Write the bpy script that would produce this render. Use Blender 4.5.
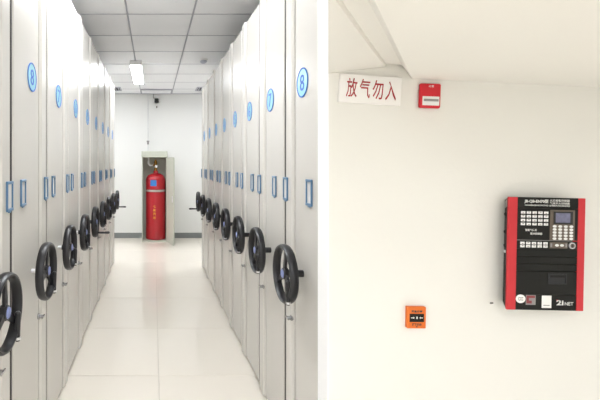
import bpy, bmesh, math, random
from mathutils import Vector, Matrix

random.seed(7)
for o in list(bpy.data.objects):
    bpy.data.objects.remove(o, do_unlink=True)
SC = bpy.context.scene
COL = SC.collection
PI = math.pi

# ------------------------------------------------------------------ camera
F, CX, CY, EYE = 405.0, 153.0, 164.0, 1.6      # focal length and vanishing point in pixels, eye height
cam_d = bpy.data.cameras.new('camera')
cam = bpy.data.objects.new('camera', cam_d)
COL.objects.link(cam)
cam.location = (0, 0, EYE)
cam.rotation_euler = (PI / 2, 0, 0)
cam_d.sensor_width = 36.0
cam_d.lens = 36.0 * F / 600.0
cam_d.shift_x = (300 - CX) / 600.0
cam_d.shift_y = -(200 - CY) / 600.0
cam_d.clip_start = 0.05
SC.camera = cam

# ------------------------------------------------------------------ world, exposure
W = bpy.data.worlds.new('world')
SC.world = W
W.use_nodes = True
bg = W.node_tree.nodes['Background']
bg.inputs['Color'].default_value = (1.0, 0.99, 0.965, 1)
bg.inputs['Strength'].default_value = 0.72
LAMP = 18.5                                        # emission of the tube-light diffusers
SC.view_settings.view_transform = 'Standard'
SC.view_settings.look = 'None'
SC.view_settings.gamma = 1.0
SC.view_settings.use_curve_mapping = False
SC.view_settings.exposure = 1.25


# ------------------------------------------------------------------ helpers
def srgb(r, g, b):
    def c(v):
        v /= 255.0
        return v / 12.92 if v <= 0.04045 else ((v + 0.055) / 1.055) ** 2.4
    return (c(r), c(g), c(b), 1.0)


def mat(name, col, rough=0.5, metal=0.0, spec=0.5, var=0.0, scale=6.0, bump=0.0, bscale=80.0, emit=0.0, coat=0.0):
    m = bpy.data.materials.new(name)
    m.use_nodes = True
    nt = m.node_tree
    b = nt.nodes['Principled BSDF']
    b.inputs['Roughness'].default_value = rough
    b.inputs['Metallic'].default_value = metal
    b.inputs['Specular IOR Level'].default_value = spec
    b.inputs['Coat Weight'].default_value = coat
    b.inputs['Base Color'].default_value = col
    tc = nt.nodes.new('ShaderNodeTexCoord')
    if var > 0:
        n = nt.nodes.new('ShaderNodeTexNoise')
        n.inputs['Scale'].default_value = scale
        n.inputs['Detail'].default_value = 4
        mx = nt.nodes.new('ShaderNodeMix')
        mx.data_type = 'RGBA'
        mx.inputs[6].default_value = tuple(c * (1 - var) for c in col[:3]) + (1,)
        mx.inputs[7].default_value = tuple(min(1, c * (1 + var)) for c in col[:3]) + (1,)
        nt.links.new(tc.outputs['Object'], n.inputs['Vector'])
        nt.links.new(n.outputs['Fac'], mx.inputs[0])
        nt.links.new(mx.outputs[2], b.inputs['Base Color'])
    if bump > 0:
        n2 = nt.nodes.new('ShaderNodeTexNoise')
        n2.inputs['Scale'].default_value = bscale
        bp = nt.nodes.new('ShaderNodeBump')
        bp.inputs['Strength'].default_value = bump
        bp.inputs['Distance'].default_value = 0.01
        nt.links.new(tc.outputs['Object'], n2.inputs['Vector'])
        nt.links.new(n2.outputs['Fac'], bp.inputs['Height'])
        nt.links.new(bp.outputs['Normal'], b.inputs['Normal'])
    if emit > 0:
        b.inputs['Emission Color'].default_value = (0.945, 0.97, 1.0, 1)
        b.inputs['Emission Strength'].default_value = emit
    return m


M = {
    'steel': mat('grey_enamel', srgb(209, 206, 200), 0.26, spec=0.5, var=0.015, scale=3),
    'steel_strip': mat('grey_enamel_strip', srgb(212, 209, 203), 0.26, var=0.015, scale=3),
    'gap': mat('dark_gap', srgb(88, 84, 82), 0.8),
    'seam': mat('grey_seam_shade', srgb(138, 133, 126), 0.6),
    'kick': mat('kick', srgb(26, 24, 22), 0.8),
    'wall': mat('white_wall', srgb(238, 238, 236), 0.75, var=0.01, scale=2, bump=0.05),
    'cream': mat('cream_wall', srgb(238, 236, 229), 0.8, var=0.012, scale=2, bump=0.06, bscale=60),
    'cream_ceiling': mat('cream_ceiling', srgb(247, 245, 239), 0.85, var=0.01, scale=2),
    'trim_white': mat('white_trim', srgb(252, 252, 252), 0.6),
    'ceil_tile': mat('ceiling_tile', srgb(248, 249, 252), 0.9, var=0.01, scale=9, bump=0.1, bscale=120),
    'grid': mat('ceiling_grid', srgb(182, 182, 192), 0.6),
    'floor': mat('floor_tile', srgb(243, 236, 224), 0.09, spec=0.6, var=0.02, scale=1.3),
    'grout': mat('grout', srgb(214, 207, 195), 0.8),
    'base': mat('baseboard', srgb(132, 136, 136), 0.5),
    'black': mat('black_plastic', srgb(24, 24, 28), 0.36, var=0.05, scale=20),
    'black2': mat('black_metal', srgb(25, 25, 22), 0.55, spec=0.25, var=0.03, scale=12),
    'chrome': mat('chrome', srgb(228, 228, 230), 0.32, metal=1.0),
    'steel_knob': mat('steel_knob', srgb(176, 176, 178), 0.25, metal=1.0),
    'badge': mat('blue_badge', srgb(128, 140, 190), 0.4),
    'blue_frame': mat('blue_frame', srgb(88, 124, 158), 0.3),
    'card': mat('card', srgb(206, 206, 204), 0.6),
    'cyan': mat('cyan_plate', srgb(160, 220, 238), 0.2, coat=0.4),
    'digit': mat('digit_blue', srgb(24, 92, 188), 0.5),
    'red_paint': mat('red_paint', srgb(184, 30, 42), 0.28, var=0.03, scale=5, coat=0.3),
    'red_stripe': mat('red_stripe', srgb(204, 60, 66), 0.65, spec=0.25, var=0.01),
    'red_plastic': mat('red_plastic', srgb(208, 24, 42), 0.4),
    'cabinet': mat('cabinet_enamel', srgb(200, 202, 189), 0.5, var=0.02, scale=4),
    'brass': mat('brass', srgb(178, 130, 62), 0.3, metal=1.0),
    'yellow_letter': mat('yellow_letter', srgb(240, 170, 50), 0.6),
    'blue_label': mat('blue_label', srgb(62, 128, 205), 0.5),
    'white_plastic': mat('white_plastic', srgb(240, 240, 238), 0.4),
    'pipe': mat('pipe_grey', srgb(224, 224, 224), 0.4),
    'red_letter': mat('red_letter', srgb(178, 34, 42), 0.6),
    'sign': mat('sign_white', srgb(250, 247, 243), 0.35),
    'orange': mat('orange_plastic', srgb(226, 112, 34), 0.45, var=0.04, scale=30),
    'bronze': mat('bronze', srgb(104, 92, 80), 0.45),
    'lcd': mat('lcd', srgb(120, 120, 146), 0.25, var=0.3, scale=90),
    'white_letter': mat('white_letter', srgb(232, 232, 228), 0.6),
    'dark_letter': mat('dark_letter', srgb(70, 62, 58), 0.6),
    'maroon': mat('maroon', srgb(140, 62, 66), 0.6),
    'silver': mat('silver_print', srgb(150, 146, 144), 0.5),
    'diffuser': mat('diffuser', srgb(250, 250, 250), 0.6, emit=LAMP),
    'sensor': mat('sensor', srgb(188, 192, 205), 0.4),
    'side_steel': mat('side_steel', srgb(188, 184, 176), 0.4),
    'vent_dark': mat('vent_dark', srgb(36, 36, 38), 0.7),
}


class MB:
    def __init__(self):
        self.bm = bmesh.new()

    def box(self, a, b, bev=0.0, seg=1):
        a, b = Vector(a), Vector(b)
        r = bmesh.ops.create_cube(self.bm, size=1.0)
        vs = r['verts']
        bmesh.ops.scale(self.bm, vec=(b - a), verts=vs)
        bmesh.ops.translate(self.bm, vec=(a + b) / 2, verts=vs)
        if bev > 0:
            es = list({e for v in vs for e in v.link_edges})
            bmesh.ops.bevel(self.bm, geom=es, offset=bev, segments=seg, affect='EDGES', profile=0.5)
        return self

    def tube(self, p, q, r1, r2=None, n=16, cap=True):
        p, q = Vector(p), Vector(q)
        d = q - p
        r2 = r1 if r2 is None else r2
        mt = Matrix.Translation((p + q) / 2) @ d.to_track_quat('Z', 'Y').to_matrix().to_4x4()
        bmesh.ops.create_cone(self.bm, cap_ends=cap, segments=n, radius1=r1, radius2=r2, depth=d.length, matrix=mt)
        return self

    def path(self, pts, r, n=10):
        for a, b in zip(pts, pts[1:]):
            self.tube(a, b, r, n=n)
        for a in pts[1:-1]:
            bmesh.ops.create_icosphere(self.bm, subdivisions=2, radius=r, matrix=Matrix.Translation(a))
        return self

    def lathe(self, prof, n=32, mtx=Matrix.Identity(4)):
        """profile of (radius, height) turned about Z"""
        rings = []
        for r, z in prof:
            if r < 1e-6:
                rings.append([self.bm.verts.new(mtx @ Vector((0, 0, z)))])
            else:
                rings.append([self.bm.verts.new(mtx @ Vector((r * math.cos(2 * PI * i / n), r * math.sin(2 * PI * i / n), z))) for i in range(n)])
        for A, B in zip(rings, rings[1:]):
            for i in range(n):
                j = (i + 1) % n
                if len(A) == 1 and len(B) == 1:
                    continue
                if len(A) == 1:
                    self.bm.faces.new((A[0], B[j], B[i]))
                elif len(B) == 1:
                    self.bm.faces.new((A[i], A[j], B[0]))
                else:
                    self.bm.faces.new((A[i], A[j], B[j], B[i]))
        return self

    def poly(self, pts):
        self.bm.faces.new([self.bm.verts.new(p) for p in pts])
        return self

    def prism(self, pts, vec):
        """closed outline pts extruded along vec"""
        vec = Vector(vec)
        A = [self.bm.verts.new(p) for p in pts]
        B = [self.bm.verts.new(Vector(p) + vec) for p in pts]
        n = len(A)
        self.bm.faces.new(A)
        self.bm.faces.new(B[::-1])
        for i in range(n):
            self.bm.faces.new((A[i], B[i], B[(i + 1) % n], A[(i + 1) % n]))
        return self

    def mesh(self, name, m, smooth=False):
        bmesh.ops.recalc_face_normals(self.bm, faces=self.bm.faces)
        me = bpy.data.meshes.new(name)
        self.bm.to_mesh(me)
        self.bm.free()
        me.materials.append(m)
        if smooth:
            for p in me.polygons:
                p.use_smooth = True
            try:
                me.set_sharp_from_angle(angle=math.radians(38))
            except Exception:
                pass
        return me

    def obj(self, name, m, parent=None, smooth=False, loc=None, rot=None):
        return put(name, self.mesh(name, m, smooth), parent, loc, rot)


def put(name, me, parent=None, loc=None, rot=None):
    o = bpy.data.objects.new(name, me)
    COL.objects.link(o)
    if parent is not None:
        o.parent = parent
    if loc is not None:
        o.location = loc
    if rot is not None:
        o.rotation_euler = rot
    return o


def thing(name, label, cat, loc=(0, 0, 0), rot=(0, 0, 0), group=None):
    o = put(name, None, None, loc, rot)
    o.empty_display_size = 0.1
    return tag(o, label, cat, group)


def tag(o, label, cat, group=None):
    o['label'] = label
    o['category'] = cat
    if group:
        o['group'] = group
    return o


def struct(o, label=None):
    o['kind'] = 'structure'
    if label:
        o['label'] = label
    return o


BASIS = {
    'left': Matrix(((0, 0, 1), (1, 0, 0), (0, 1, 0))).to_4x4(),      # on a face that looks to +X
    'right': Matrix(((0, 0, -1), (-1, 0, 0), (0, 1, 0))).to_4x4(),   # on a face that looks to -X
    'front': Matrix(((1, 0, 0), (0, 0, -1), (0, 1, 0))).to_4x4(),    # on a face that looks to -Y
}


def text_mesh(s, width, height, face, m, depth=0.001, bold=0.0):
    """lettering scaled to width x height, centred on its own origin"""
    cu = bpy.data.curves.new('lettering', 'FONT')
    cu.body = s
    cu.size = 1.0
    cu.resolution_u = 2
    cu.offset = bold
    cu.align_x = 'LEFT'
    t = bpy.data.objects.new('lettering', cu)
    COL.objects.link(t)
    bpy.context.view_layer.update()
    me = bpy.data.meshes.new_from_object(t.evaluated_get(bpy.context.evaluated_depsgraph_get()))
    bpy.data.objects.remove(t, do_unlink=True)
    me.name = 'lettering'
    xs = [v.co.x for v in me.vertices] or [0, 1]
    ys = [v.co.y for v in me.vertices] or [0, 1]
    x0, x1, y0, y1 = min(xs), max(xs), min(ys), max(ys)
    sx, sy = width / max(1e-6, x1 - x0), height / max(1e-6, y1 - y0)
    for v in me.vertices:
        v.co = Vector(((v.co.x - (x0 + x1) / 2) * sx, (v.co.y - (y0 + y1) / 2) * sy, 0))
    bm = bmesh.new()
    bm.from_mesh(me)
    r = bmesh.ops.extrude_face_region(bm, geom=bm.faces[:])
    bmesh.ops.translate(bm, vec=(0, 0, depth), verts=[g for g in r['geom'] if isinstance(g, bmesh.types.BMVert)])
    bmesh.ops.recalc_face_normals(bm, faces=bm.faces)
    bm.to_mesh(me)
    bm.free()
    me.transform(BASIS[face])
    me.materials.clear()
    me.materials.append(m)
    return me


# ------------------------------------------------------------------ the setting
FAR, CEIL = 8.757, 3.124
XL, XR = -0.637, 0.766                    # fronts of the two shelving rows
DW = 1.67                                 # the near wall with the alarm equipment
END = 175 * DW / F                        # its free end
SIDE_L, SIDE_R, BACK = -2.6, 2.9, -4.5

fl = struct(MB().box((SIDE_L, BACK, -0.08), (SIDE_R, FAR, -0.006)).obj('floor', M['grout']), 'glossy cream tiled floor')
P = 0.89
tile = MB().box((0.002, 0.002, -0.006), (P - 0.002, P - 0.002, 0.0), 0.0012).mesh('floor_tile', M['floor'])
x = 0.043 - 3 * P
ys = []
y = 3.06 - 8 * P
while y < FAR - 0.02:
    ys.append(y)
    y += P
for i in range(6):
    for yy in ys:
        if yy + P > FAR:
            put('floor_tile', MB().box((0.002, 0.002, -0.006), (P - 0.002, FAR - yy - 0.002, 0), 0.0012).mesh('floor_tile', M['floor']), fl, (x + i * P, yy, 0))
        else:
            put('floor_tile', tile, fl, (x + i * P, yy, 0))

ce = struct(MB().box((SIDE_L, BACK, CEIL + 0.012), (SIDE_R, FAR, CEIL + 0.1)).obj('ceiling', M['ceil_tile']), 'white suspended ceiling of square panels')
PX, PY = 0.667, 0.685
gx0, gy0 = -0.26, 4.12
ct = MB().box((0.01, 0.01, 0.0), (PX - 0.01, PY - 0.01, 0.012), 0.002).mesh('ceiling_tile', M['ceil_tile'])
for i in range(-3, 4):
    for j in range(-1, 7):
        x0, y0 = gx0 + i * PX, gy0 + j * PY
        if y0 + PY > FAR:
            put('ceiling_tile', MB().box((0.01, 0.01, 0), (PX - 0.01, FAR - y0 - 0.005, 0.012), 0.002).mesh('ceiling_tile', M['ceil_tile']), ce, (x0, y0, CEIL))
        else:
            put('ceiling_tile', ct, ce, (x0, y0, CEIL))
bar_l = MB().box((-0.007, 3.4, CEIL - 0.003), (0.007, FAR, CEIL + 0.012)).mesh('grid_bar', M['grid'])
for i in range(-3, 5):
    put('grid_bar', bar_l, ce, (gx0 + i * PX, 0, 0))
bar_c = MB().box((gx0 - 3 * PX, -0.006, CEIL - 0.002), (gx0 + 4 * PX, 0.006, CEIL + 0.012)).mesh('grid_bar', M['grid'])
for j in range(-1, 7):
    put('grid_bar', bar_c, ce, (0, gy0 + j * PY, 0))

struct(MB().box((SIDE_L, FAR, -0.08), (SIDE_R, FAR + 0.12, CEIL + 0.1)).obj('wall_back', M['wall']), 'plain white wall at the end of the aisle')
struct(MB().box((SIDE_L - 0.12, BACK, -0.08), (SIDE_L, FAR + 0.12, CEIL + 0.1)).obj('wall_left', M['wall']), 'white side wall behind the left shelving')
struct(MB().box((SIDE_R, BACK, -0.08), (SIDE_R + 0.12, FAR + 0.12, CEIL + 0.1)).obj('wall_right', M['wall']), 'white side wall behind the right shelving')
struct(MB().box((SIDE_L, FAR - 0.014, 0), (SIDE_R, FAR, 0.115), 0.003).obj('baseboard_back', M['base']), 'grey baseboard along the end wall')
struct(MB().box((SIDE_L, FAR - 0.02, CEIL - 0.012), (SIDE_R, FAR, CEIL - 0.004)).obj('trim_1', M['grid']), 'thin grey ceiling edge strip drawing the shadow line on the end wall')  # grey edge trim, also painting the shadow line where ceiling meets wall

# near wall, with its free end towards the aisle
TH = DW * 10 / 165
struct(MB().box((END + 0.004, DW, 0), (SIDE_R, DW + TH, CEIL)).obj('wall_front', M['cream']), 'cream painted wall carrying the alarm equipment')
struct(MB().box((END - 0.001, DW + 0.0005, 0), (END + 0.004, DW + TH, CEIL)).obj('trim_2', M['trim_white']), 'white end cap of the cream wall')


def wp(px, py, d=0.0):
    """point on the near wall (d in front of it) that lies behind a pixel"""
    Y = DW - d
    return Vector(((px - CX) * Y / F, Y, EYE - (py - CY) * Y / F))


# lowered ceiling over the near wall, with a sunk channel that runs out to the room
run = Vector((293.0, F, 15.0)) / F                     # direction of the channel, per metre of Y
Y0 = 0.72
prof = [wp(326, 73.5), wp(385, 67), wp(386, 64), wp(402, 65), wp(412, 78.5), wp(600, 87)]
slope = (prof[5].z - prof[4].z) / (prof[5].x - prof[4].x)
prof.append(Vector((SIDE_R, DW, prof[5].z + slope * (SIDE_R - prof[5].x))))
sl0 = (prof[1].z - prof[0].z) / (prof[1].x - prof[0].x)


def back(p, y):
    return p + run * (y - DW)


m = MB()
near = [back(p, Y0) for p in prof]
e0 = Vector((175.5 / F * DW, DW, 0))
e1 = Vector((175.5 / F * Y0, Y0, 0))


def left_z(v):                                         # the left strip of ceiling continued to x, y
    b = back(prof[1], v.y)
    return b.z + sl0 * (v.x - b.x)


L0, L1 = Vector((e0.x, e0.y, left_z(e0))), Vector((e1.x, e1.y, left_z(e1)))


def right_z(x, y):                                     # the plane of the wide right part of the lowered ceiling
    return prof[4].z + slope * (x - prof[4].x - run.x * (y - DW)) + run.z * (y - DW)


R1 = Vector((SIDE_R, Y0, right_z(SIDE_R, Y0)))
TOP = CEIL + 0.01
# the channel runs out partly through the angled end (its left edge) and partly through the front (its right edge)
def hit_end(p):                                        # follow p towards the room to the angled end plane
    kk = 175.5 / F
    return p - run * ((p.x - kk * p.y) / (run.x - kk))


A_, B_, C_, D_ = prof[1:5]
A1, B1 = hit_end(A_), hit_end(B_)
C1, D1 = back(C_, Y0), back(D_, Y0)
bn = back(B_, Y0)
Q1 = Vector((e1.x, e1.y, bn.z + (C1.z - bn.z) * (e1.x - bn.x) / (C1.x - bn.x)))   # the corner lies in the channel's roof
m.poly([L0, A_, A1])
m.poly([A_, B_, B1, A1])
m.poly([B_, C_, C1, Q1, B1])
m.poly([C_, D_, D1, C1])
m.poly([D_, prof[6], R1, D1])
m.poly([L0, A1, B1, Q1, Vector((e1.x, e1.y, TOP)), Vector((e0.x, e0.y, TOP))])
m.poly([Q1, C1, D1, R1, Vector((R1.x, R1.y, TOP)), Vector((e1.x, e1.y, TOP))])
so = struct(m.obj('ceiling_lowered', M['cream_ceiling']), 'cream lowered ceiling with a sunk channel above the cream wall')

# ------------------------------------------------------------------ tube lights
def tube_light(x, y0, y1, label, cat='light', skirt=0.066):
    t = thing('ceiling_light', label, cat, (x, (y0 + y1) / 2, CEIL), group='ceiling tube lights')
    L = (y1 - y0) / 2
    hb = MB().box((-0.09, -L, -0.03), (0.09, L, -0.002), 0.006)
    hb.box((-0.09, -L, -skirt), (-0.08, L, -0.03)); hb.box((0.08, -L, -skirt), (0.09, L, -0.03))
    hb.obj('housing', M['white_plastic'], t)
    MB().box((-0.079, -L + 0.02, -0.074), (0.079, L - 0.02, -0.031), 0.006, 2).obj('diffuser', M['diffuser'], t)
    MB().box((-0.085, -L - 0.004, -0.072), (0.085, -L + 0.022, -0.002), 0.008).obj('end_cap', M['white_plastic'], t)
    MB().box((-0.085, L - 0.022, -0.072), (0.085, L + 0.004, -0.002), 0.008).obj('end_cap', M['white_plastic'], t)
    return t


tube_light(-0.255, 5.95, 7.35, 'glowing white tube light on the ceiling above the aisle')
for k, (lx, ly) in enumerate(((-0.255, 2.1), (-1.7, -0.9), (0.0, -1.2), (0.3, -3.4), (-1.9, 6.9), (2.1, 6.9))):  # unseen lights added to light the room; far pair brightens the end wall
    tube_light(lx, ly, ly + 1.4, 'unseen white tube light on the ceiling ' + ('over the near end of the aisle', 'behind the viewer to the left', 'straight behind the viewer',
                                                                      'far behind the viewer', 'added over the far end of the left shelving', 'added over the far end of the right shelving')[k], skirt=0.034 if k == 0 else 0.066)  # short skirt on the near light bares its sides to brighten the ceiling

# ------------------------------------------------------------------ ceiling and end-wall fittings
def vent(x, y, label):
    t = thing('ceiling_vent', label, 'vent', (x, y, CEIL), group='ceiling vents')
    f = MB()
    f.box((-0.26, -0.2, -0.012), (0.26, -0.17, 0.0)); f.box((-0.26, 0.17, -0.012), (0.26, 0.2, 0.0))
    f.box((-0.26, -0.17, -0.012), (-0.23, 0.17, 0.0)); f.box((0.23, -0.17, -0.012), (0.26, 0.17, 0.0))
    f.obj('frame', M['grid'], t)
    MB().box((-0.23, -0.17, -0.003), (0.23, 0.17, -0.001)).obj('backing', M['vent_dark'], t)
    s = MB().prism([(-0.012, -0.17, -0.004), (0.0, -0.17, -0.004), (0.014, -0.17, -0.012), (0.006, -0.17, -0.012)], (0, 0.34, 0)).mesh('slat', M['grid'])
    for k in range(8):
        put('slat', s, t, (-0.2 + k * 0.0575, 0, 0))


vent(-0.90, 8.2, 'dark slatted ceiling vent above the far end of the left shelving')
vent(1.13, 8.2, 'dark slatted ceiling vent above the far end of the right shelving')

t = thing('ceiling_hatch', 'flat rectangular grey-framed panel in the ceiling by the end wall', 'hatch', (0.07, 8.44, CEIL))
f = MB()
f.box((-0.32, -0.24, -0.03), (0.32, -0.215, -0.003)); f.box((-0.32, 0.2, -0.03), (0.32, 0.22, -0.003))
f.box((-0.32, -0.215, -0.03), (-0.30, 0.2, -0.003)); f.box((0.30, -0.215, -0.03), (0.32, 0.2, -0.003))
f.obj('frame', M['grid'], t)
MB().box((-0.30, -0.215, -0.02), (0.30, 0.2, -0.003)).obj('panel', M['ceil_tile'], t)

t = thing('smoke_detector', 'small round white smoke detector on the ceiling over the right shelving', 'detector', (0.735, 5.9, CEIL))
MB().lathe([(0, -0.001), (0.062, -0.001), (0.062, -0.014), (0.05, -0.02)], 28).obj('base', M['white_plastic'], t, True)
MB().lathe([(0.046, -0.019), (0.05, -0.03), (0.044, -0.048), (0.025, -0.058), (0, -0.06)], 28).obj('sensor_head', M['sensor'], t, True)

# security camera
cx, cz = (156.6 - CX) * 8.6 / F, EYE - (100 - CY) * 8.6 / F
t = thing('security_camera', 'small black dome-fronted security camera high on the end wall', 'camera', (cx, FAR, cz))
MB().tube((0, -0.005, 0.0), (0, -0.02, 0.0), 0.034, n=20).obj('wall_plate', M['black'], t, True)
MB().box((-0.046, -0.13, -0.046), (0.046, -0.018, 0.046), 0.022, 4).obj('body', M['black'], t, True)
MB().lathe([(0, 0), (0.026, 0), (0.026, 0.012), (0.018, 0.014), (0, 0.01)], 20, Matrix.Translation((0, -0.125, 0)) @ Matrix.Rotation(PI / 2, 4, 'X')).obj('lens', M['black2'], t, True)
MB().path([Vector((-0.03, -0.02, 0.03)), Vector((-0.065, -0.02, 0.07)), Vector((-0.065, -0.02, CEIL - cz - 0.012))], 0.008, 8).obj('cable', M['silver'], t, True)
MB().box((-0.006, -0.012, -0.15), (0.016, -0.001, -0.105), 0.002).obj('tag', M['bronze'], t)

# ------------------------------------------------------------------ gas cabinet and cylinder
FY, BY = 8.30, 8.742
X0, X1 = -0.228, 0.288
t = thing('gas_cabinet', 'pale grey-green steel gas cabinet with its door standing open at the end wall', 'cabinet', (0, 0, 0))
b = MB()
b.box((X0, FY, 0.03), (X0 + 0.016, BY, 1.74)); b.box((X1 - 0.016, FY, 0.03), (X1, BY, 1.74))
b.box((X0 + 0.016, BY - 0.01, 0.03), (X1 - 0.016, BY, 1.74))
b.obj('carcass', M['cabinet'], t)
MB().box((X0, FY, 0.0), (X1, BY, 0.03), 0.003).obj('base_plate', M['cabinet'], t)
MB().box((X0 - 0.008, FY - 0.012, 1.735), (X1 + 0.008, BY, 1.862), 0.005).obj('top_cap', M['cabinet'], t)
dr = put('door', MB().box((0, -0.018, 0.03), (0.55, 0.0, 1.73), 0.003).mesh('door', M['cabinet']), t, (X1 - 0.004, FY - 0.004, 0), (0, 0, math.radians(-77)))
fr = MB()
fr.box((0.02, 0.0, 0.05), (0.055, 0.012, 1.71)); fr.box((0.495, 0.0, 0.05), (0.53, 0.012, 1.71))
fr.box((0.055, 0.0, 0.05), (0.495, 0.012, 0.085)); fr.box((0.055, 0.0, 1.675), (0.495, 0.012, 1.71)); fr.box((0.055, 0, 0.9), (0.495, 0.012, 0.935))
fr.obj('stiffener', M['cabinet'], dr)
MB().box((0.5, -0.04, 0.86), (0.52, -0.018, 0.98), 0.004).obj('handle', M['chrome'], dr)
for z in (0.25, 1.5):
    MB().tube((0.0, -0.002, z), (0.0, -0.002, z + 0.1), 0.009, n=10).obj('hinge', M['chrome'], dr)

CXc, CYc, R = 0.056, 8.515, 0.206
t = thing('gas_cylinder', 'tall red fire-suppression gas cylinder with yellow lettering inside the open cabinet', 'gas cylinder', (CXc, CYc, 0.03))
MB().lathe([(0, 0), (R - 0.02, 0), (R, 0.02), (R, 1.235), (R - 0.012, 1.285), (R - 0.04, 1.33), (R - 0.09, 1.362), (0.055, 1.38), (0.048, 1.40), (0.048, 1.43), (0, 1.43)], 40).obj('body', M['red_paint'], t, True)
MB().lathe([(R + 0.001, 1.0), (R + 0.008, 1.0), (R + 0.008, 1.035), (R + 0.001, 1.035)], 40).obj('clamp_band', M['side_steel'], t, True)
MB().lathe([(R - 0.001, 0.985), (R + 0.003, 0.985), (R + 0.003, 1.05), (R - 0.001, 1.05)], 40).obj('band_rubber', M['maroon'], t, True)
v = MB()
v.lathe([(0, 1.42), (0.034, 1.42), (0.034, 1.47), (0.024, 1.49), (0.024, 1.56), (0.034, 1.575), (0.034, 1.62), (0.018, 1.635), (0.018, 1.66), (0, 1.66)], 20)
v.tube((0, 0, 1.545), (-0.085, -0.01, 1.545), 0.017)
v.tube((0, 0, 1.52), (0.01, -0.07, 1.52), 0.014)
v.obj('valve', M['brass'], t, True)
MB().tube((0.01, -0.07, 1.52), (0.01, -0.09, 1.52), 0.028, n=20).obj('pressure_gauge', M['white_plastic'], t, True)
MB().path([Vector((-0.06, -0.01, 1.545)), Vector((-0.115, -0.06, 1.535)), Vector((-0.15, -0.06, 1.58)), Vector((-0.15, -0.04, 1.70))], 0.017, 10).obj('hose', M['pipe'], t, True)
# curved paper label on the shoulder
lb = MB()
a0, a1, n = -0.56, 0.08, 8
for i in range(n):
    A, B = a0 + (a1 - a0) * i / n, a0 + (a1 - a0) * (i + 1) / n
    r_ = R + 0.0015
    pa, pb = (r_ * math.sin(A), -r_ * math.cos(A)), (r_ * math.sin(B), -r_ * math.cos(B))
    lb.poly([(pa[0], pa[1], 1.115), (pb[0], pb[1], 1.115), (pb[0], pb[1], 1.24), (pa[0], pa[1], 1.24)])
lb.obj('label', M['blue_label'], t)
for k, ch in enumerate('七氟丙烷'):
    put('lettering', text_mesh(ch, 0.055, 0.055, 'front', M['yellow_letter'], 0.003, 0.004), t, (-0.026, -R - 0.0, 0.70 - k * 0.078))

px_, py_ = (148 - CX) * 8.7 / F, 8.70
t = thing('discharge_pipe', 'thin pale pipe rising up the end wall from the cabinet top', 'pipe', (px_, py_, 0))
MB().tube((0, 0, 1.862), (0, 0, CEIL - 0.002), 0.0115, n=12).obj('pipe_run', M['pipe'], t, True)
MB().lathe([(0.0, 2.02), (0.022, 2.02), (0.022, 2.07), (0.03, 2.075), (0.03, 2.1), (0, 2.1)], 14).obj('coupling', M['silver'], t, True)
for z in (2.35, 2.78):
    MB().box((-0.02, -0.014, z), (0.02, FAR - py_ , z + 0.02), 0.003).obj('pipe_clip', M['pipe'], t)
MB().tube((0, 0, 1.862), (0, 0, 1.872), 0.03, n=14).obj('flange', M['silver'], t, True)

# ------------------------------------------------------------------ mobile shelving rows
WZ = 1.04
DIG = {}


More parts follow.
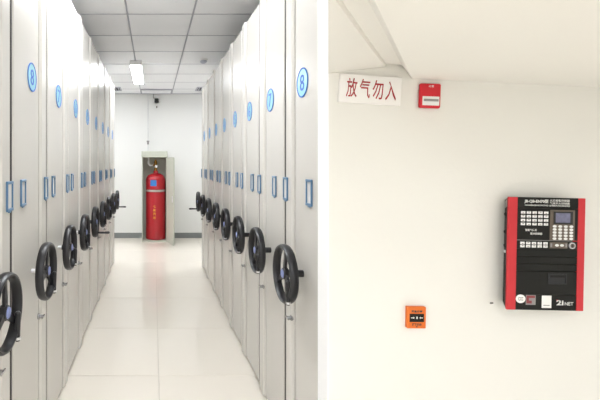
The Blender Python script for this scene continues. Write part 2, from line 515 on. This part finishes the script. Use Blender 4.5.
def build_row(side, face, pitch, height, first, count, f1, f2, lock_dy, first_no):
    s = 1 if side == 'left' else -1          # which way the fronts look
    h2 = pitch / 2 - 0.012
    far_strip = 0.145
    D = 0.95

    def bx(y0, y1, z0, z1, d0, d1, bev=0.0, mb=None, seg=1):
        mb = mb or MB()
        xa, xb = sorted((s * d0, s * d1))
        return mb.box((xa, y0, z0), (xb, y1, z1), bev, seg)

    def along(pts):
        return [Vector((s * p[0], p[1], p[2])) for p in pts]

    me = {}
    me['carcass'] = bx(-h2 + 0.004, h2 - 0.004, 0.03, height - 0.01, -D, -0.03, 0.002).mesh('carcass', M['steel'])
    me['base_rail'] = bx(-h2 + 0.02, h2 - 0.01, 0.0, 0.032, -D + 0.02, -0.02).mesh('base_rail', M['kick'])
    # folded front panel: flat field with a returned lip on each edge
    ys_, lip = h2 - far_strip, 0.014
    prof_ = [(-0.032, -h2), (-0.012, -h2), (0.0, -h2 + lip), (0.0, ys_ - 0.022), (-0.012, ys_ - 0.010), (-0.032, ys_ - 0.010)]
    me['front_panel'] = MB().prism([(s * a, b_, 0.03) for a, b_ in prof_], (0, 0, height - 0.042)).mesh('front_panel', M['steel'])
    prof_ = [(-0.032, ys_ + 0.003), (-0.002, ys_ + 0.004), (0.010, ys_ + 0.018), (0.010, h2 - 0.040), (-0.006, h2 - 0.002), (-0.032, h2)]
    me['edge_strip'] = MB().prism([(s * a, b_, 0.012) for a, b_ in prof_], (0, 0, height - 0.012)).mesh('edge_strip', M['steel_strip'])
    me['top_cap'] = bx(-h2, h2, height - 0.01, height, -D, -0.034, 0.002).mesh('top_cap', M['steel'])
    me['rubber_seal_shade'] = bx(-h2 - 0.014, -h2 + 0.001, 0.03, height - 0.012, -0.036, -0.003).mesh('rubber_seal_shade', M['gap'])  # seal between units; its dark tone also stands in for the gap's shade
    me['panel_seam_shade'] = bx(ys_ - 0.014, ys_ + 0.006, 0.03, height - 0.012, -0.036, -0.010).mesh('panel_seam_shade', M['seam'])  # grey infill painting the shade inside the groove beside the edge strip
    # card frame
    w_, hh = 0.036, 0.062
    fm = MB()
    bx(-w_, -w_ + 0.009, -hh, hh, 0, 0.009, 0.002, fm); bx(w_ - 0.009, w_, -hh, hh, 0, 0.009, 0.002, fm)
    bx(-w_, w_, hh - 0.010, hh + 0.003, 0, 0.010, 0.002, fm); bx(-w_, w_, -hh - 0.003, -hh + 0.010, 0, 0.010, 0.002, fm)
    bx(-0.012, 0.012, -hh - 0.010, -hh, 0, 0.008, 0.002, fm)
    me['card_frame'] = fm.mesh('card_frame', M['blue_frame'])
    me['card'] = bx(-w_ + 0.009, w_ - 0.009, -hh + 0.010, hh - 0.010, 0.0005, 0.003).mesh('card', M['card'])
    rotx = Matrix.Rotation(s * PI / 2, 4, 'Y')
    me['number_plate'] = MB().lathe([(0, 0.0005), (0.075, 0.0005), (0.075, 0.003), (0, 0.004)], 36, rotx).mesh('number_plate', M['cyan'], True)
    me['ring'] = MB().lathe([(0.069, 0.003), (0.069, 0.005), (0.0755, 0.005), (0.0755, 0.002)], 36, rotx).mesh('ring', M['digit'], True)
    # handwheel: the rim carries hub, spokes, badge, crank handle
    ro, n, k = 0.139, 44, 10
    rim = bmesh.new()
    rg = []
    for i in range(n):
        a = 2 * PI * i / n
        rr = []
        for j in range(k):
            b_ = 2 * PI * j / k
            rad = ro + 0.0105 * math.cos(b_)
            rr.append(rim.verts.new((s * (0.022 * math.sin(b_)), rad * math.cos(a), rad * math.sin(a))))
        rg.append(rr)
    for i in range(n):
        for j in range(k):
            rim.faces.new((rg[i][j], rg[(i + 1) % n][j], rg[(i + 1) % n][(j + 1) % k], rg[i][(j + 1) % k]))
    mb = MB(); mb.bm.free(); mb.bm = rim
    me['handwheel'] = mb.mesh('handwheel', M['black'], True)
    me['hub'] = MB().lathe([(0, -0.055), (0.018, -0.055), (0.018, -0.02), (0.028, -0.015), (0.030, 0.006), (0.026, 0.012), (0, 0.013)], 24, rotx).mesh('hub', M['black'], True)
    me['badge'] = MB().lathe([(0, 0.0125), (0.022, 0.0125), (0.02, 0.016), (0, 0.017)], 24, rotx).mesh('badge', M['badge'], True)
    sp = MB()
    sp.prism([Vector((s * q[2], q[0], q[1])) for q in ((0.02, -0.016, -0.006), (0.134, -0.010, -0.008), (0.134, 0.010, -0.008), (0.02, 0.014, -0.006))], (s * 0.012, 0, 0))
    me['spoke'] = sp.mesh('spoke', M['black'])
    # crank handle, folded flat along the inside of the rim
    ch = MB()
    ch.tube((0, -0.05, 0), (0, 0.045, 0), 0.009, 0.013, 14)
    bmesh.ops.create_icosphere(ch.bm, subdivisions=2, radius=0.013, matrix=Matrix.Translation((0, 0.045, 0)))
    ch.tube((0, -0.062, 0), (0, -0.05, 0), 0.008, 0.008, 10)
    me['crank_handle'] = ch.mesh('crank_handle', M['black'], True)
    me['crank_ferrule'] = MB().tube((0, -0.056, 0), (0, -0.046, 0), 0.0115, n=14).mesh('crank_ferrule', M['chrome'], True)
    me['shaft'] = MB().tube((s * -0.092, 0, 0), (s * -0.045, 0, 0), 0.011 if s > 0 else 0.018, n=16).mesh('shaft', M['chrome' if s > 0 else 'black'], True)
    lk = MB()  # small knob lock
    lk.tube((0, 0, 0), (s * 0.012, 0, 0), 0.016, n=18)
    lk.tube((s * 0.012, 0, 0), (s * 0.03, 0, 0), 0.010, n=14)
    lk.box((min(s * 0.026, s * 0.034), -0.024, -0.006), (max(s * 0.026, s * 0.034), 0.024, 0.006), 0.002)
    me['lock'] = lk.mesh('lock', M['steel_knob'], True)

    for q in range(count):
        no = first_no - q
        cy = first + q * pitch
        if side == 'left' and q == 0:
            lab = 'nearest light grey shelving unit, cut by the left edge of the picture, big black handwheel'
        elif no >= 5:
            lab = f'{side}-row light grey shelving unit with blue number ' + {9: 'nine', 8: 'eight', 7: 'seven', 6: 'six', 5: 'five'}[no]
        else:
            ordn = {4: 'fourth from the end wall', 3: 'third from the end wall', 2: 'second from the end wall', 1: 'last one before the end wall'}[no]
            lab = f'{side}-row light grey shelving unit, {ordn}'
        t = thing('mobile_shelving_unit', lab, 'shelving unit', (face, cy, 0), group=f'mobile shelving units of the {side} row')
        for nm in ('carcass', 'base_rail', 'front_panel', 'edge_strip', 'top_cap', 'rubber_seal_shade', 'panel_seam_shade'):
            put(nm, me[nm], t)
        for dy in (-pitch / 2 + f1, pitch / 2 - f2):
            fo = put('card_frame', me['card_frame'], t, (0.0 if dy < 0 else s * 0.010, dy, 1.46))
            put('card', me['card'], fo)
        pl = put('number_plate', me['number_plate'], t, (0, 0, 2.055 if side == 'left' else 2.016))
        put('ring', me['ring'], pl)
        if (side, no) not in DIG:
            DIG[(side, no)] = text_mesh(str(no), 0.058 if no != 1 else 0.028, 0.084, side, M['digit'], 0.0015, 0.0)
        put('digit', DIG[(side, no)], pl, (s * 0.0035, 0, 0.0))
        put('lock', me['lock'], t, (0, lock_dy, 0.757))
        rotw = random.uniform(-0.5, 0.5)
        wh = put('handwheel', me['handwheel'], t, (s * (0.08 if side == 'left' else 0.092), 0, WZ))
        put('hub', me['hub'], wh)
        put('badge', me['badge'], wh)
        for a in (1.75, 3.75, 5.85):
            put('spoke', me['spoke'], wh, None, ((a + rotw), 0, 0))
        put('shaft', me['shaft'], wh)
        out = (side == 'left' and no in (5, 1)) or (side == 'right' and no == 1)
        if out:                                           # handle swung out into the aisle
            ho = put('crank_handle', me['crank_handle'], wh, (s * 0.075, 0.06, -0.115), (0, 0, -s * PI / 2))
        else:
            a = -0.75 if side == 'left' else PI + 0.55
            ho = put('crank_handle', me['crank_handle'], wh, (s * 0.018, 0.122 * math.cos(a), 0.122 * math.sin(a)), (PI / 2, 0, 0))
            ho2 = put('crank_ferrule', me['crank_ferrule'], wh, (s * 0.018, 0.122 * math.cos(a), 0.122 * math.sin(a)), (PI / 2, 0, 0))


build_row('left', XL, 0.60, 2.88, 2.125 - 0.60, 9, 0.15, 0.065, 0.115, 9)
build_row('right', XR, 0.567, 2.77, 2.07, 8, 0.19, 0.055, 0.15, 8)

# ------------------------------------------------------------------ equipment on the near wall
def wall_thing(name, label, cat, px, py, d, roll):
    """Empty on the near wall; children are laid out in pixels of the front plane, d in front of the wall"""
    p = wp(px, py, d)
    return thing(name, label, cat, p, (0, math.radians(roll), 0)), (DW - d) / F


# sign
t, k = wall_thing('warning_sign', 'white rectangular sign with four red Chinese characters on the cream wall', 'sign', 370.5, 89.7, 0.012, 4.2)
MB().box((-31 * k, 0, -14.2 * k), (31 * k, 0.012, 14.2 * k), 0.001).obj('board', M['sign'], t)
for q, c in enumerate('放气勿入'):
    put('lettering', text_mesh(c, 10.6 * k, 19.0 * k, 'front', M['red_letter'], 0.0008, 0.002), t, ((-18.8 + 13.1 * q) * k, -0.0002, (0.9 - 0.2 * q) * k))

# sounder
t, k = wall_thing('fire_alarm_sounder', 'small red fire alarm sounder with a grey lens beside the sign', 'alarm', 431.0, 95.6, 0.02, 2.0)
MB().box((-10.4 * k, 0.0, -12.4 * k), (10.4 * k, 0.017, 12.4 * k), 0.007, 3).obj('housing', M['red_plastic'], t, True)
MB().box((-9.0 * k, 0.014, -11.4 * k), (9.8 * k, 0.02, 11.4 * k), 0.001).obj('base', M['red_plastic'], t)
MB().box((-8.4 * k, -0.002, -9.8 * k), (8.4 * k, 0.004, -0.8 * k), 0.0018, 2).obj('lens', M['white_plastic'], t, True)
MB().box((-7.4 * k, -0.003, -5.8 * k), (7.4 * k, -0.001, -3.4 * k), 0.0006).obj('lamp', M['silver'], t)
put('lettering', text_mesh('火警', 5.5 * k, 2.2 * k, 'front', M['white_letter'], 0.0006), t, (0, 0, 9.4 * k))

# manual call point
t, k = wall_thing('call_point', 'orange manual call point with a black arrowed window on the cream wall', 'call point', 416.8, 317.8, 0.016, 0.6)
MB().box((-9.4 * k, 0.0, -10.8 * k), (9.4 * k, 0.016, 10.8 * k), 0.003, 3).obj('housing', M['orange'], t, True)
MB().box((-7.2 * k, -0.0012, -4.2 * k), (7.2 * k, 0.004, 4.0 * k), 0.0008).obj('window', M['black2'], t)
for sx in (-1, 1):
    a = MB()
    a.prism([(sx * 6.0 * k, -0.0018, 0.4 * k), (sx * 3.6 * k, -0.0018, 0.4 * k), (sx * 3.6 * k, -0.0018, 1.2 * k), (sx * 2.4 * k, -0.0018, 0.1 * k),
             (sx * 3.6 * k, -0.0018, -1.0 * k), (sx * 3.6 * k, -0.0018, -0.3 * k), (sx * 6.0 * k, -0.0018, -0.3 * k)], (0, 0.0007, 0))
    a.obj('arrow', M['white_letter'], t)
MB().box((-0.7 * k, -0.0018, -1.0 * k), (0.7 * k, -0.0011, 1.2 * k)).obj('press_mark', M['white_letter'], t)
put('lettering', text_mesh('紧急启停', 10.8 * k, 2.3 * k, 'front', M['dark_letter'], 0.0006, 0.03), t, (0, 0, 6.3 * k))
put('lettering', text_mesh('按下启动', 9.4 * k, 2.8 * k, 'front', M['dark_letter'], 0.0006, 0.03), t, (0, 0, -6.8 * k))
MB().prism([(-1.0 * k, -0.0006, -8.5 * k), (1.0 * k, -0.0006, -8.5 * k), (0, -0.0006, -9.9 * k)], (0, 0.0008, 0)).obj('pointer', M['dark_letter'], t)

# small wall plug
t, k = wall_thing('wall_plug', 'tiny dark screw plug in the cream wall left of the control panel', 'screw', 491.9, 303.2, 0.003, -4)
MB().box((-1.6 * k, 0.0, -0.65 * k), (1.6 * k, 0.003, 0.65 * k), 0.0008).obj('plug', M['black2'], t)
MB().tube((0.2 * k, -0.0008, 0), (0.2 * k, 0.0002, 0), 0.5 * k, n=10).obj('screw_head', M['bronze'], t)

# gas-release control panel
d = 0.06
t, k = wall_thing('control_panel', 'black and red fire-suppression control panel with keypad and display on the cream wall', 'control panel', 509.2, 196.9, d, 1.2)


def P2(x, y, dd=0.0):
    return Vector((x * k, -dd, -y * k))


def pbox(name, x0, y0, x1, y1, d0, d1, m, parent=t, bev=0.0, seg=1):
    """box from d0 to d1 in front of the panel's front plane, in pixels of it"""
    return MB().box((x0 * k, -d1, -y1 * k), (x1 * k, -d0, -y0 * k), bev, seg).obj(name, m, parent)


PWd, PH = 76.2, 112.6
# tapered back housing
g = MB()
fc = [P2(0.4, 0.4), P2(PWd - 0.4, 0.4), P2(PWd - 0.4, PH - 0.4), P2(0.4, PH - 0.4)]
bc = [Vector((fc[0].x + 0.034, d, fc[0].z - 0.016)), Vector((fc[1].x - 0.034, d, fc[1].z - 0.016)), Vector((fc[2].x - 0.034, d, fc[2].z + 0.012)), Vector((fc[3].x + 0.034, d, fc[3].z + 0.012))]
fv = [g.bm.verts.new(Vector((p.x, 0.008, p.z))) for p in fc]
bv = [g.bm.verts.new(p) for p in bc]
g.bm.faces.new(fv); g.bm.faces.new(bv[::-1])
for i in range(4):
    g.bm.faces.new((fv[i], bv[i], bv[(i + 1) % 4], fv[(i + 1) % 4]))
g.obj('housing', M['black2'], t)
pbox('side_stripe', 0, 0, 8.4, PH, -0.008, 0.0015, M['red_stripe'], t, 0.001)
pbox('side_stripe', PWd - 7.0, 0, PWd, PH, -0.008, 0.0015, M['red_stripe'], t, 0.001)
pbox('header', 8.5, 0, PWd - 7.1, 10.6, -0.008, 0.0012, M['black2'], t, 0.0008)
kd = pbox('keypad_door', 8.5, 10.9, PWd - 7.1, 42.6, -0.008, 0.0008, M['black2'], t, 0.0006)
kr = pbox('key_strip', 8.5, 43.1, PWd - 7.1, 51.4, -0.008, 0.0008, M['black2'], t, 0.0006)
for (a, b_) in ((51.7, 58.8), (59.1, 66.2), (66.5, 73.2)):
    pbox('printer_slat', 8.5, a, PWd - 7.1, b_, -0.008, 0.0008, M['black2'], t, 0.0012)
ld = pbox('lower_door', 8.5, 73.6, PWd - 7.1, 97.4, -0.008, 0.0008, M['black2'], t, 0.0012)
pbox('foot_strip', 8.5, 97.8, PWd - 7.1, PH, -0.008, 0.0004, M['black2'], t, 0.0008)
pbox('trim_line', 8.5, 42.65, PWd - 7.1, 43.05, -0.004, 0.0010, M['silver'], t)
for z in (18, 36, 50):
    p = P2(0, z)
    MB().tube((0.022, 0.030, p.z), (0.0135, 0.029, p.z), 0.008, n=12).obj('side_knob', M['black'], t, True)
MB().tube((0.022, 0.032, P2(0, 56).z), (0.013, 0.031, P2(0, 56).z), 0.006, n=12).obj('side_lock', M['chrome'], t, True)
g = MB()
g.prism([Vector((fc[0].x + a * 0.034 / 0.052 - 0.001, 0.008 + a, fc[0].z - a * 0.3 - b_)) for a, b_ in ((0.008, 0.006), (0.048, 0.006), (0.048, 0.035), (0.008, 0.035))], (0.002, 0, 0))
g.obj('corner_plate', M['silver'], t)


def ptext(s, x0, y0, x1, y1, m, parent=t, dd=0.0012, bold=0.0):
    return put('lettering', text_mesh(s, (x1 - x0) * k, (y1 - y0) * k, 'front', m, 0.0004, bold), parent, P2((x0 + x1) / 2, (y0 + y1) / 2, dd))


ptext('JB-QB-EN70型', 15.0, 1.8, 39.0, 6.0, M['white_letter'], bold=0.035)
ptext('火灾报警控制器', 40.4, 1.5, 60.4, 3.9, M['white_letter'], bold=0.015)
ptext('气体灭火控制器', 40.4, 4.3, 60.4, 6.6, M['white_letter'], bold=0.015)
ptext('HUOZAIBAOJINGKONGZHIQI', 15.6, 7.0, 38.8, 8.9, M['white_letter'], bold=0.02)
ptext('QITIMIEHUOKONGZHIQI', 39.8, 7.0, 60.4, 8.9, M['white_letter'], bold=0.02)

key = MB().box((-2.15 * k, -0.0016, -1.25 * k), (2.15 * k, 0, 1.25 * k), 0.0006).mesh('key', M['white_plastic'])
mark = MB().box((-0.9 * k, -0.0018, -0.28 * k), (0.9 * k, -0.0015, 0.28 * k)).mesh('key_mark', M['bronze'])
for r_ in range(4):
    for c in range(5):
        o = put('key', key, kd, P2(14.0 + 5.75 * c, 15.1 + 3.85 * r_, 0.0006))
        put('key_mark', mark, o, (0, 0, 0.5 * k if (r_ + c) % 2 else -0.5 * k))
for r_ in range(2):
    for c in range(5):
        o = put('key', key, kr, P2(13.9 + 5.75 * c, 45.7 + 3.1 * r_, 0.0006))
        put('key_mark', mark, o, (0, 0, 0.5 * k if (r_ + c) % 2 else -0.5 * k))
ptext('智能气体灭', 16.5, 31.4, 28.2, 33.8, M['white_letter'], kd, 0.0008, 0.02)
ptext('联动控制器', 21.6, 35.0, 33.6, 37.3, M['white_letter'], kd, 0.0008, 0.02)
# display unit and number pad
dp = pbox('display_panel', 41.0, 12.0, 65.8, 42.4, 0.0002, 0.0020, M['bronze'], t, 0.0006)
bz = MB()
bz.box((44.4 * k, -0.004, -26.2 * k), (46.0 * k, -0.0018, -13.6 * k)); bz.box((61.0 * k, -0.004, -26.2 * k), (63.2 * k, -0.0018, -13.6 * k))
bz.box((46.0 * k, -0.004, -15.0 * k), (61.0 * k, -0.0018, -13.6 * k)); bz.box((46.0 * k, -0.004, -26.2 * k), (61.0 * k, -0.0018, -24.6 * k))
bz.obj('bezel', M['black'], dp)
pbox('screen', 46.0, 15.0, 61.0, 24.6, 0.0018, 0.0026, M['lcd'], dp)
ok = MB().lathe([(0, 0.0), (1.0, 0.0), (1.0, 0.9), (0.8, 1.2), (0, 1.25)], 16, Matrix.Diagonal((1.85 * k, 0.0016, 1.3 * k, 1)) @ Matrix.Rotation(PI / 2, 4, 'X')).mesh('key', M['white_plastic'], True)
for r_ in range(5):
    for c in range(4):
        put('key', ok, dp, P2(45.5 + 5.55 * c, 28.4 + 3.05 * r_, 0.0018))
sw = pbox('switch_panel', 41.2, 44.3, 59.0, 50.4, 0.0006, 0.0018, M['bronze'], t, 0.0005)
for x_ in (48.2, 53.2):
    put('key', ok, sw, P2(x_, 47.3, 0.0016))
for x_ in (42.6, 57.6):
    pbox('slot', x_ - 0.9, 45.4, x_ + 0.9, 49.2, 0.0016, 0.0021, M['silver'], sw)
kl = MB().lathe([(0, 0), (3.2 * k, 0), (3.2 * k, 0.004), (2.4 * k, 0.005), (2.2 * k, 0.003), (0, 0.003)], 24, Matrix.Rotation(PI / 2, 4, 'X')).obj('key_lock', M['chrome'], t, True, P2(63.2, 47.4, 0.0006))
MB().box((-0.4 * k, -0.0042, -1.5 * k), (0.4 * k, -0.0028, 1.5 * k)).obj('keyhole', M['black'], kl)
MB().lathe([(0, 0.0031), (2.1 * k, 0.0031), (2.1 * k, 0.0036), (0, 0.0036)], 24, Matrix.Rotation(PI / 2, 4, 'X')).obj('lock_face', M['bronze'], kl)
pbox('red_line', 64.0, 42.55, PWd - 7.1, 43.15, 0.0, 0.0014, M['red_stripe'], t)
# recessed pull in the lower door: raised surround and sunken-looking grip
h = MB()
for a in ((40.2, 75.6, 58.8, 76.6), (40.2, 85.2, 58.8, 86.4), (40.2, 76.6, 41.4, 85.2), (57.6, 76.6, 58.8, 85.2)):
    h.box((a[0] * k, -0.0026, -a[3] * k), (a[2] * k, -0.0006, -a[1] * k), 0.0004)
h.obj('pull_surround', M['black'], ld)
pbox('pull_recess', 41.4, 76.6, 57.6, 85.2, 0.0004, 0.0010, M['black'], ld)
pbox('pull_grip', 42.6, 77.4, 56.6, 79.6, 0.0006, 0.0022, M['black2'], ld, 0.0005)
# stickers
st = MB().lathe([(0, 0.0), (1, 0.0), (1, 1.0), (0, 1.0)], 28, Matrix.Diagonal((4.9 * k, 0.0005, 4.3 * k, 1)) @ Matrix.Rotation(PI / 2, 4, 'X')).obj('round_sticker', M['sign'], t, False, P2(13.4, 101.6, 0.0004))
put('lettering', text_mesh('CCC', 5.0 * k, 3.4 * k, 'front', M['dark_letter'], 0.0002, 0.01), st, (0, -0.0006, 0))
sq = pbox('square_sticker', 18.6, 97.6, 28.4, 107.4, 0.0004, 0.0008, M['silver'], t)
pbox('sticker_print', 19.2, 98.2, 21.6, 106.0, 0.0008, 0.0010, M['maroon'], sq)
pbox('sticker_print', 21.6, 98.2, 27.6, 100.6, 0.0008, 0.0010, M['maroon'], sq)
pbox('sticker_print', 21.6, 103.2, 24.6, 106.0, 0.0008, 0.0010, M['maroon'], sq)
wl = pbox('white_sticker', 34.6, 97.8, 44.2, 110.2, 0.0004, 0.0008, M['sign'], t)
pbox('sticker_print', 36.2, 107.2, 42.4, 108.0, 0.0008, 0.0010, M['silver'], wl)
ptext('2i', 49.2, 102.0, 56.2, 107.2, M['white_letter'], bold=0.03)
ptext('NET', 57.4, 103.8, 66.0, 107.2, M['white_letter'], bold=0.01)
pbox('logo_dot', 49.2, 101.8, 50.6, 103.2, 0.0008, 0.0014, M['red_stripe'], t)
